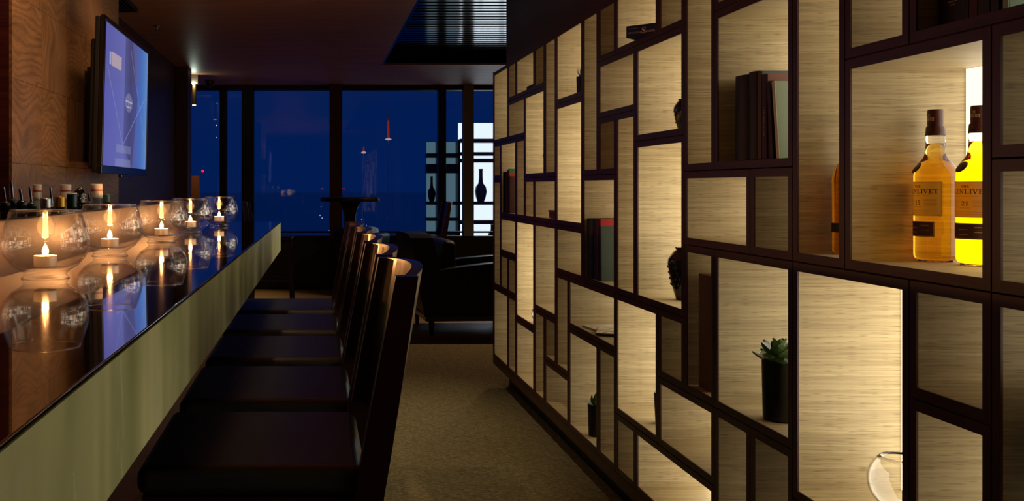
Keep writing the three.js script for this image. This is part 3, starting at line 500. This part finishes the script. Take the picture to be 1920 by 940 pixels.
// candle bowls
function candleBowl(px, py) {
  const Z = 0.19 * F / (py - VY), p = at(px, py, Z);
  const t = thing('candle_bowl', 'round clear glass bowl on the glossy bar, holding a lit tealight', 'glass bowl', [p.x, BAR_Y + 0.0006, p.z], 0, 'candle bowls along the bar');
  const o = [[0.050, 0], [0.046, 0.004], [0.044, 0.010], [0.050, 0.016], [0.068, 0.027], [0.083, 0.045], [0.0895, 0.066], [0.0885, 0.086], [0.083, 0.108], [0.0755, 0.13], [0.0722, 0.138], [0.0715, 0.139]];
  const i = [[0.0698, 0.138], [0.073, 0.13], [0.0805, 0.108], [0.086, 0.086], [0.087, 0.066], [0.0805, 0.046], [0.066, 0.030], [0.045, 0.022], [0.02, 0.0195], [0, 0.019]];
  mesh('glass', lathe([[0, 0.003], [0.03, 0.002], ...o, ...i], 64), M.bowlGlass, t);
  const ring = (r, q, y) => { const g = new THREE.TorusGeometry(r, q, 8, 64); g.rotateX(Math.PI / 2); g.translate(0, y, 0); return g; };
  mesh('rim', ring(0.0712, 0.0013, 0.1402), M.clearGlass, t);
  const c = thing('tealight', 'small lit tealight candle inside a glass bowl', 'candle', [p.x, BAR_Y + 0.0235, p.z], 0, 'tealights in the candle bowls');
  mesh('cup', lathe([[0, 0], [0.0225, 0], [0.0235, 0.002], [0.0235, 0.022], [0.024, 0.0235], [0.0225, 0.0235], [0.0222, 0.019], [0, 0.0185]], 32), M.tin, c);
  mesh('wax', cyl(0.022, 0.022, 0.019, 0.0205, 24), M.wax, c);
  mesh('wick', cyl(0.0008, 0.0006, 0.0206, 0.028, 6), M.black, c);
  mesh('flame', lathe([[0, 0.023], [0.005, 0.026], [0.0072, 0.031], [0.0062, 0.037], [0.0034, 0.043], [0.0008, 0.048], [0, 0.0485]], 16), std({ color: C('#000000'), emissive: C('#ffcb70'), emissiveIntensity: 14 }), c);
  const l = new THREE.PointLight(0xffa860, CANDLE, 0, 2); l.name = 'candle_light'; l.position.set(0, 0.038, 0); l.castShadow = true; l.shadow.radius = 0.3; c.add(l);
}
for (const [x, y] of [[85, 522], [206, 480], [303, 454.5], [357, 437], [411, 424.5]]) candleBowl(x, y);

// bottles behind the bar
function barBottle(name, label, px, yTop, Z, R, h, glass, neckR, cap, group) {     // cap(t, y) builds what closes the neck and reaches the given top
  const X = (px - VX) / F * Z, top = EYE + (VY - yTop) / F * Z, y0 = 0.9306, t = thing(name, label, 'bottle', [X, y0, -Z], 0, group), H = top - y0, neck = H - h;
  mesh('body', lathe([[0, 0], [R * 0.92, 0], [R, 0.006], [R, neck * 0.6], [R * 0.9, neck * 0.68], [neckR * 1.3, neck * 0.8], [neckR, neck * 0.86], [neckR, neck], [0, neck]], 28), glass, t);
  mesh('label', arcPatch(R + 0.0006, neck * 0.12, neck * 0.5, -Math.PI / 2 - 1.2 + 0.4, -Math.PI / 2 + 1.2 + 0.4), plain('#cfc6b0', 0.7), t);
  cap(t, neck, H); return t;
}
const G = { green: phys({ color: C('#10261a'), roughness: 0.1, clearcoat: 0.6 }), clear: phys({ color: C('#cfd8d6'), roughness: 0.05, transmission: 0.75, thickness: 0 }), brown: phys({ color: C('#2a1608'), roughness: 0.1, clearcoat: 0.6 }), black: phys({ color: C('#0b0b0d'), roughness: 0.12, clearcoat: 0.6 }) };
const pourer = (capHex) => (t, n, H) => { mesh('collar', lathe([[0, n], [0.0155, n], [0.0155, n + 0.022], [0.012, n + 0.026], [0.006, n + 0.03], [0, n + 0.03]], 20), plain(capHex, 0.3), t); mesh('spout', bar([0, n + 0.03, 0], [-0.004, H, 0.006], 0.006, 0.006), M.steel, t); };
const screw = (hex, r, metal = 0.6) => (t, n, H) => { const pts = [[0, n]]; for (let i = 0; i <= 10; i++) pts.push([r * (i % 2 ? 0.97 : 1), n + (H - n - 0.002) * i / 10]); pts.push([r * 0.93, H], [0, H]); mesh('cap', lathe(pts, 28), std({ color: C(hex), roughness: 0.3, metalness: metal }), t); };
const whiteCap = (r = 0.018) => (t, n, H) => {
  const h = H - n; mesh('cap', lathe([[0, n], [r, n], [r, H - 0.001], [r * 0.94, H], [0, H]], 28), plain('#e9e4d8', 0.45), t);
  mesh('red_band', lathe([[r + 0.0003, n + h * 0.52], [r + 0.0003, n + h * 0.6]], 28), plain('#b3242a', 0.45), t);
  const m = canvasTex(256, 128, (g, w, hh) => { g.fillStyle = '#e9e4d8'; g.fillRect(0, 0, w, hh); g.fillStyle = '#a8423a'; strokes(g, 66, 22, 124, 30, 2); strokes(g, 44, 74, 168, 30, 3); });
  mesh('cap_print', arcPatch(r + 0.0004, n + h * 0.12, n + h * 0.46, -Math.PI / 2 - 0.9, -Math.PI / 2 + 0.9), std({ map: m, roughness: 0.5 }), t);
};
barBottle('liqueur_bottle', 'dark green bottle with a tall upright steel pourer', 24, 339, 3.0, 0.036, 0.085, G.green, 0.016, pourer('#20302a'));
barBottle('liqueur_bottle', 'dark bottle with a leaning pourer at the bar end', 10, 351, 2.85, 0.034, 0.07, G.black, 0.015, pourer('#1a1a20'));
barBottle('liqueur_bottle', 'dark bottle with a short leaning pourer beside the green one', 41, 355, 2.75, 0.034, 0.06, G.brown, 0.015, pourer('#23242c'));
barBottle('vermouth_bottle', 'clear bottle with the smallest white and red cap', 70, 346, 3.35, 0.037, 0.052, G.clear, 0.0145, whiteCap(0.0155));
barBottle('liqueur_bottle', 'green bottle with a slim pourer before a white cap', 59, 351, 2.95, 0.034, 0.075, G.green, 0.015, pourer('#1e3a2c'));
barBottle('spirit_bottle', 'clear bottle with a ribbed silver screw cap', 86, 372, 2.85, 0.035, 0.03, G.clear, 0.014, screw('#b9bec6', 0.0155, 0.9));
barBottle('liqueur_bottle', 'brown bottle with a straight pourer between silver and gold caps', 97.5, 352, 3.15, 0.034, 0.085, G.brown, 0.015, pourer('#2a2420'));
barBottle('spirit_bottle', 'brown bottle with a ribbed gold screw cap', 112, 369, 2.95, 0.035, 0.034, G.brown, 0.014, screw('#b98a2e', 0.0165, 0.8));
barBottle('vermouth_bottle', 'clear bottle with white and red cap behind the gold cap', 123, 346, 3.4, 0.037, 0.052, G.clear, 0.0155, whiteCap(0.0195));
barBottle('spirit_bottle', 'green bottle with a dark green cap and white top', 135, 362, 3.1, 0.036, 0.05, G.green, 0.0145, (t, n, H) => { screw('#1d3a34', 0.0165, 0.3)(t, n, H - 0.004); mesh('cap_top', cyl(0.0165, 0.0155, H - 0.0035, H, 24), plain('#dfe4e0', 0.4), t); });
barBottle('decanter_bottle', 'black bottle with a large domed ornate stopper', 149, 352, 3.25, 0.037, 0.07, G.black, 0.015, (t, n, H) => {
  const r = 0.0205, h = H - n; mesh('stopper', lathe([[0, n], [r * 0.95, n], [r, n + h * 0.3], [r, n + h * 0.65], [r * 0.85, n + h * 0.85], [r * 0.45, H - 0.002], [0, H]], 28), phys({ color: C('#0a0a0c'), roughness: 0.15, clearcoat: 0.8 }), t);
  const d = []; for (let i = 0; i < 10; i++) for (let q = 0; q < 4; q++) { const g = new THREE.SphereGeometry(0.0028, 8, 6); const a = i / 10 * 6.28 + q * 0.3; g.translate(Math.cos(a) * r, n + h * (0.15 + q * 0.16), Math.sin(a) * r); d.push(g); } mesh('studs', merge(d), M.steel, t);
});
barBottle('vermouth_bottle', 'clear bottle with the largest white and red cap', 181, 345, 3.35, 0.037, 0.05, G.clear, 0.0155, whiteCap(0.0205));
barBottle('liqueur_bottle', 'dark bottle with a short pourer beside the largest white cap', 168, 362, 3.5, 0.034, 0.06, G.brown, 0.015, pourer('#2a2a2c'));
barBottle('spirit_bottle', 'small green bottle at the end of the bottle row', 200, 365, 3.6, 0.034, 0.03, G.green, 0.014, screw('#3c5f50', 0.0135, 0.2));

// ---------------------------------------------------------------- bar stools
function makeStool() {
  const t = thing('bar_stool', 'dark wood bar stool with black leather seat pulled up to the bar', 'bar stool', [0, 0, 0], 0, 'stools along the bar');
  const cushion = rbox(-0.21, 0.205, 0.7, 0.755, -0.225, 0.225, 0.022, 5), p = cushion.attributes.position;
  for (let i = 0; i < p.count; i++) if (p.getY(i) > 0.74) p.setY(i, p.getY(i) + 0.012 * (1 - (p.getX(i) / 0.21) ** 2) * (1 - (p.getZ(i) / 0.225) ** 2)); cushion.computeVertexNormals();
  mesh('seat', cushion, M.leather, t);
  mesh('seat_frame', merge([box(-0.2, 0.2, 0.63, 0.699, -0.215, -0.195), box(-0.2, 0.2, 0.63, 0.699, 0.195, 0.215), box(-0.2, -0.18, 0.63, 0.699, -0.195, 0.195), box(0.18, 0.2, 0.63, 0.699, -0.195, 0.195)]), M.stoolWood, t);
  for (const s of [-1, 1]) {
    mesh('leg', bar([-0.205, 0, s * 0.2], [-0.175, 0.66, s * 0.2], 0.04, 0.035), M.stoolWood, t);
    // rear leg and back post in one sweeping piece
    const xs = (y) => 0.235 - 0.02 * Math.cos(Math.min(1, y / 0.7) * 1.57) * -1 + (y > 0.62 ? (y - 0.62) * 0.17 : 0) - (y < 0.62 ? 0.02 * (1 - y / 0.62) * -1 : 0);
    const hw = (y) => 0.026 - 0.006 * cl((y - 0.8) / 0.3);
    mesh('back_post', shell(1, 14, (u, v) => { const y = v * 1.10; return [xs(y) - 0.04 + (u ? 1 : -1) * hw(y), y, s * 0.225 + 0.014]; }, (u, v) => { const y = v * 1.10; return [xs(y) - 0.04 + (u ? 1 : -1) * hw(y), y, s * 0.225 - 0.014]; }), M.stoolWood, t);
    mesh('stretcher', bar([-0.195, 0.3, s * 0.2], [0.2, 0.3, s * 0.2], 0.025, 0.02), M.stoolWood, t);
  }
  const px = (y) => 0.215 + (y > 0.62 ? (y - 0.62) * 0.17 : 0);
  mesh('backrest', shell(12, 8, (u, v) => { const z = (u - 0.5) * 0.42, y = 0.775 + v * 0.325; return [px(y) - 0.022 + 0.03 * (1 - (z / 0.21) ** 2), y + 0.006 * (1 - (z / 0.21) ** 2) * v, z]; }, (u, v) => { const z = (u - 0.5) * 0.42, y = 0.775 + v * 0.325; return [px(y) + 0.03 * (1 - (z / 0.21) ** 2), y + 0.006 * (1 - (z / 0.21) ** 2) * v, z]; }), M.stoolWood, t);
  mesh('foot_rest', bar([-0.195, 0.25, -0.2], [-0.195, 0.25, 0.2], 0.03, 0.025), M.steel, t);
  return t;
}
const stool = makeStool();
[1.96, 2.51, 3.06, 3.61, 4.16].forEach((Z, i) => { const pos = [-0.11, 0, -Z]; if (i) copy(stool, pos, 0); else stool.position.set(...pos); });
copy(stool, [-0.42, 0, -10.0], Math.PI, 'dark high stool left of the round high table', null).userData.group = 'stools at the high table';
copy(stool, [1.10, 0, -10.0], 0, 'dark high stool right of the round high table', null).userData.group = 'stools at the high table';
// tall brown chair in the corner
{
  const c = at(366, 350, 11.1), t = thing('high_back_chair', 'brown high backed chair in the window corner', 'chair', [c.x - 0.02, 0, c.z]), w = plain('#4a2a15', 0.4);
  mesh('seat', rbox(-0.2, 0.16, 0.7, 0.76, -0.2, 0.2, 0.02), M.leather, t);
  mesh('backrest', shell(6, 8, (u, v) => [-0.13 + (v * 0.03) + u * (0.24 - v * 0.05), 0.76 + v * 0.62, 0.2 - 0.02 * v], (u, v) => [-0.13 + (v * 0.03) + u * (0.24 - v * 0.05), 0.76 + v * 0.62, 0.17 - 0.02 * v]), w, t);
  for (const [x, z] of [[-0.17, -0.17], [0.13, -0.17], [-0.17, 0.17], [0.13, 0.17]]) mesh('leg', bar([x, 0, z], [x, 0.7, z], 0.035, 0.035), w, t);
}
// round high table
{
  const t = thing('high_table', 'round dark high table on a flared pedestal by the window', 'table', [0.376, 0, -10]);
  mesh('table_top', lathe([[0, 1.106], [0.298, 1.106], [0.307, 1.112], [0.307, 1.143], [0.3, 1.15], [0, 1.15]], 48), plain('#1d1410', 0.35), t);
  mesh('pedestal', lathe([[0, 0.03], [0.06, 0.03], [0.06, 0.95], [0.075, 1.02], [0.115, 1.105], [0, 1.105]], 32), plain('#151310', 0.35), t);
  mesh('base', lathe([[0, 0], [0.24, 0], [0.24, 0.012], [0.08, 0.03], [0, 0.03]], 32), M.black, t);
}
// club armchairs
function armchair(label, pos, turn, s, mat) {
  const t = thing('club_armchair', label, 'armchair', pos, turn);
  const W = 0.42, D = 0.42;                                      // faces local +x
  mesh('base_frame', rbox(-D, D, 0.13, 0.18, -W, W, 0.008), M.stoolWood, t);
  for (const [x, z] of [[-D + 0.06, -W + 0.06], [D - 0.06, -W + 0.06], [-D + 0.06, W - 0.06], [D - 0.06, W - 0.06]]) mesh('leg', cyl(0.018, 0.026, 0, 0.13, 4, x, z), M.stoolWood, t);
  for (const k of [-1, 1]) mesh('arm', shell(10, 6, (u, v) => [-D + u * 2 * D, 0.181 + v * (0.36 + 0.09 * Math.sin(u * 1.4)) , k * (W - 0.0)], (u, v) => [-D + u * 2 * D, 0.181 + v * (0.36 + 0.09 * Math.sin(u * 1.4)), k * (W - 0.13)]), mat, t);
  mesh('seat_body', rbox(-D + 0.02, D - 0.03, 0.181, 0.34, -W + 0.135, W - 0.135, 0.02), mat, t);
  mesh('seat_cushion', rbox(-D + 0.16, D - 0.01, 0.342, 0.46, -W + 0.137, W - 0.137, 0.045, 5), mat, t);
  mesh('backrest', shell(8, 10, (u, v) => { const z = (u - 0.5) * 2 * (W + 0.004), y = 0.2 + v * (s - 0.2); return [-D + 0.155 - 0.1 * v + 0.03 * Math.sin(v * 3.1) , y - 0.03 * (2 * u - 1) ** 6, z]; }, (u, v) => { const z = (u - 0.5) * 2 * (W + 0.004), y = 0.2 + v * (s - 0.2); return [-D - 0.01 - 0.12 * v, y - 0.03 * (2 * u - 1) ** 6, z]; }), mat, t);
  mesh('back_cushion', rbox(-D + 0.17, -D + 0.29, 0.462, s - 0.06, -W + 0.14, W - 0.14, 0.05, 5), mat, t);
}
armchair('dark green leather club armchair beyond the shelving end', [1.33, 0, -8.52], 0.06, 0.86, M.greenLeather);
armchair('black leather lounge chair behind the green armchair', [0.9, 0, -11.2], -0.5, 0.78, M.leather);
{ // low round side table by the lounge chair
  const t = thing('low_table', 'low round glossy black table catching blue window light', 'table', [0.5, 0, -8.6]);
  mesh('table_top', lathe([[0, 0.66], [0.2, 0.66], [0.205, 0.665], [0.205, 0.675], [0, 0.68]], 36), M.blackGloss, t);
  mesh('stem', cyl(0.02, 0.02, 0.012, 0.66, 16), M.black, t); mesh('foot', cyl(0.15, 0.14, 0, 0.012, 32), M.black, t);
}

// ---------------------------------------------------------------- television
{
  const X = -0.872, Za = F * 0.872 / 396, Zb = F * 0.872 / 314, Zm = (Za + Zb) / 2, y0 = EYE + 26 * Za / F * 0.94, W = Zb - Za + 0.03, H = 0.655, t = thing('television', 'flat screen television glowing blue violet on the walnut wall', 'television', [X, y0 + H / 2, -Zm]);
  t.rotation.set(0, Math.PI / 2, 0); t.rotation.order = 'YXZ'; t.rotation.x = 0.025;                             // local +z faces the room, tipped slightly down
  mesh('bezel', merge([rbox(-W / 2, W / 2, H / 2 - 0.022, H / 2, -0.012, 0.008, 0.003, 2), rbox(-W / 2, W / 2, -H / 2, -H / 2 + 0.036, -0.012, 0.008, 0.003, 2), rbox(-W / 2, -W / 2 + 0.022, -H / 2 + 0.036, H / 2 - 0.022, -0.012, 0.008, 0.003, 2), rbox(W / 2 - 0.022, W / 2, -H / 2 + 0.036, H / 2 - 0.022, -0.012, 0.008, 0.003, 2)]), M.blackGloss, t);
  mesh('housing', merge([rbox(-W / 2 + 0.004, W / 2 - 0.004, -H / 2 + 0.004, H / 2 - 0.004, -0.035, -0.0125, 0.006, 2), rbox(-W / 2 + 0.06, W / 2 - 0.06, -H / 2 + 0.02, H / 2 - 0.09, -0.065, -0.0355, 0.01, 2)]), M.black, t);
  mesh('wall_bracket', box(-0.2, 0.2, -0.15, 0.15, -0.142, -0.066), M.frame, t);
  mesh('chin', (() => { const g = rbox(-0.12, 0.12, -H / 2 - 0.014, -H / 2 + 0.004, -0.008, 0.009, 0.006, 3); return g; })(), M.blackGloss, t);
  const scr = canvasTex(1024, 576, (g, w, h) => {
    const base = g.createLinearGradient(0, 0, w, 0); base.addColorStop(0, '#6f6fc8'); base.addColorStop(0.42, '#7d80cf'); base.addColorStop(0.55, '#66649c'); base.addColorStop(0.72, '#6b74c0'); base.addColorStop(0.82, '#5484dc'); base.addColorStop(1, '#7aa6ea'); g.fillStyle = base; g.fillRect(0, 0, w, h);
    g.fillStyle = 'rgba(60,58,100,0.35)'; g.beginPath(); g.moveTo(430, 0); g.lineTo(600, 0); g.lineTo(760, 250); g.lineTo(650, 576); g.lineTo(430, 480); g.fill();
    g.strokeStyle = 'rgba(176,180,235,0.6)'; g.lineWidth = 7; g.beginPath(); g.moveTo(60, 170); g.lineTo(420, 480); g.lineTo(960, 230); g.stroke(); g.beginPath(); g.moveTo(560, 40); g.lineTo(960, 430); g.stroke();
    g.fillStyle = 'rgba(226,200,206,0.85)'; g.fillRect(140, 104, 210, 58); g.fillStyle = 'rgba(190,205,245,0.9)'; g.fillRect(96, 108, 34, 52); g.fillStyle = 'rgba(180,185,225,0.4)'; g.fillRect(280, 480, 330, 34); g.fillRect(260, 540, 350, 36);
    g.strokeStyle = 'rgba(225,225,250,0.75)'; g.lineWidth = 6; for (let i = 0; i < 9; i++) { const q = 18 + 26 * Math.sin((i + 0.5) / 9 * 3.14); g.beginPath(); g.moveTo(470 + i * 18, 284 - q); g.lineTo(470 + i * 18, 284 + q); g.stroke(); } g.fillStyle = 'rgba(225,225,250,0.75)'; g.fillRect(460, 276, 165, 7); g.fillRect(490, 300, 110, 6);
  });
  const sg = new THREE.PlaneGeometry(W - 0.042, H - 0.056); sg.translate(0, 0.007, 0.004);
  mesh('screen', sg, phys({ color: C('#05060c'), roughness: 0.08, emissive: C('#ffffff'), emissiveMap: scr, emissiveIntensity: 0.62 }), t);
  panelLight('screen_light', t, W - 0.05, H - 0.06, 0x7f8ae0, TV_LIGHT, [0, 0.007, 0.0065], Math.PI);
}
// ---------------------------------------------------------------- ceiling fittings
{
  const p = at(364, 150, 10.75), t = thing('ceiling_spotlight', 'slim brass cylinder spotlight hanging from the ceiling near the column', 'spotlight', [p.x, CEIL, p.z]);
  mesh('ceiling_plate', rbox(-0.05, 0.05, -0.1, 0, -0.05, 0.05, 0.004), plain('#8a7868', 0.4), t);
  mesh('cylinder', cyl(0.024, 0.024, -0.33, -0.101, 24), std({ color: C('#9a6c34'), roughness: 0.3, metalness: 0.7 }), t);
  mesh('lens', cyl(0.02, 0.02, -0.338, -0.331, 20), std({ color: C('#332211'), emissive: C('#ffd9a0'), emissiveIntensity: 4 }), t);
  const l = new THREE.SpotLight(0xffd2a0, SPOT, 0, 0.6, 0.6, 2); l.name = 'spot_lamp'; l.position.set(0, -0.342, 0); l.target.position.set(0.1, -2, 0); l.castShadow = true; t.add(l); t.add(l.target); l.target.name = 'spot_target';
  const u = new THREE.PointLight(0xe8ffe8, 0.12, 0, 2); u.name = 'upward_lamp'; u.position.set(0, -0.11, 0.056); u.castShadow = true; t.add(u);
  mesh('indicator', lathe([[0, -0.118], [0.012, -0.112], [0.012, -0.106], [0, -0.102]], 12).translate(0, 0, 0.056), std({ color: C('#222222'), emissive: C('#d8ffe4'), emissiveIntensity: 6 }), t);
  const q = at(394, 160, 11.3), c = thing('dome_camera', 'small dark dome camera on the ceiling by the window', 'camera', [q.x, CEIL, q.z]);
  mesh('mount', cyl(0.055, 0.06, -0.035, 0, 28), plain('#5a3626', 0.4), c);
  const d = new THREE.SphereGeometry(0.048, 24, 12, 0, 6.2832, Math.PI / 2, Math.PI / 2); d.translate(0, -0.0355, 0); mesh('dome', d, M.blackGloss, c);
  const s = thing('sprinkler', 'tiny chrome sprinkler head on the plank ceiling', 'sprinkler', [at(295, 0, 7.45).x, CEIL, -7.45]);
  mesh('rosette', lathe([[0, 0], [0.03, 0], [0.028, -0.006], [0.012, -0.01], [0, -0.01]], 20), M.steel, s); mesh('deflector', lathe([[0, -0.012], [0.006, -0.012], [0.006, -0.035], [0.018, -0.037], [0.018, -0.04], [0, -0.04]], 16), M.steel, s);
  const v = thing('ceiling_vent', 'black air vent panel hanging under the ceiling beside the tile wall', 'vent', [-1.32, CEIL, -5.9]);
  mesh('frame', merge([box(-0.1, 0.1, -0.03, 0, -0.82, -0.8), box(-0.1, 0.1, -0.03, 0, 0.8, 0.82), box(-0.1, -0.085, -0.03, 0, -0.8, 0.8), box(0.085, 0.1, -0.03, 0, -0.8, 0.8)]), M.frame, v);
  for (let i = 0; i < 6; i++) mesh('louvre', box(-0.08 + i * 0.027, -0.066 + i * 0.027, -0.026, -0.004, -0.799, 0.799), M.frame, v);
}
function downlight(label, x, z, aim, power, cone = 1.25, hex = 0xffcf9c) {
  const t = thing('downlight', label, 'downlight', [x, CEIL, z]);
  mesh('trim_ring', lathe([[0.045, -0.001], [0.062, -0.001], [0.06, -0.018], [0.047, -0.018], [0.045, -0.001]], 32), M.steel, t);
  mesh('lens', cyl(0.044, 0.044, -0.003, -0.001, 28), std({ color: C('#553311'), emissive: C('#ffc88a'), emissiveIntensity: 3 }), t);
  const l = new THREE.SpotLight(hex, power, 0, cone, 0.7, 2); l.name = 'downlight_lamp'; l.position.set(0, -0.02, 0); l.target.position.set(...aim); l.target.name = 'downlight_aim'; l.castShadow = true; l.shadow.radius = 1.5; t.add(l); t.add(l.target);
}
downlight('recessed downlight over the near end of the bar', -0.6, -3.1, [-0.35, -1.2, -0.35], DOWN, 0.95);
downlight('recessed downlight above the far lounge armchairs', 2.4, -9.3, [-0.7, -2.4, 0.4], LOUNGE);
downlight('recessed downlight over the middle of the bar', -0.6, -4.5, [-0.15, -1.4, 0], DOWN * 0.6, 0.95);
downlight('recessed downlight above the carpeted aisle', 0.4, -5.0, [0, -2.4, 0], AISLE, 0.62, 0xffe6bc);
renderer.render(scene, camera);
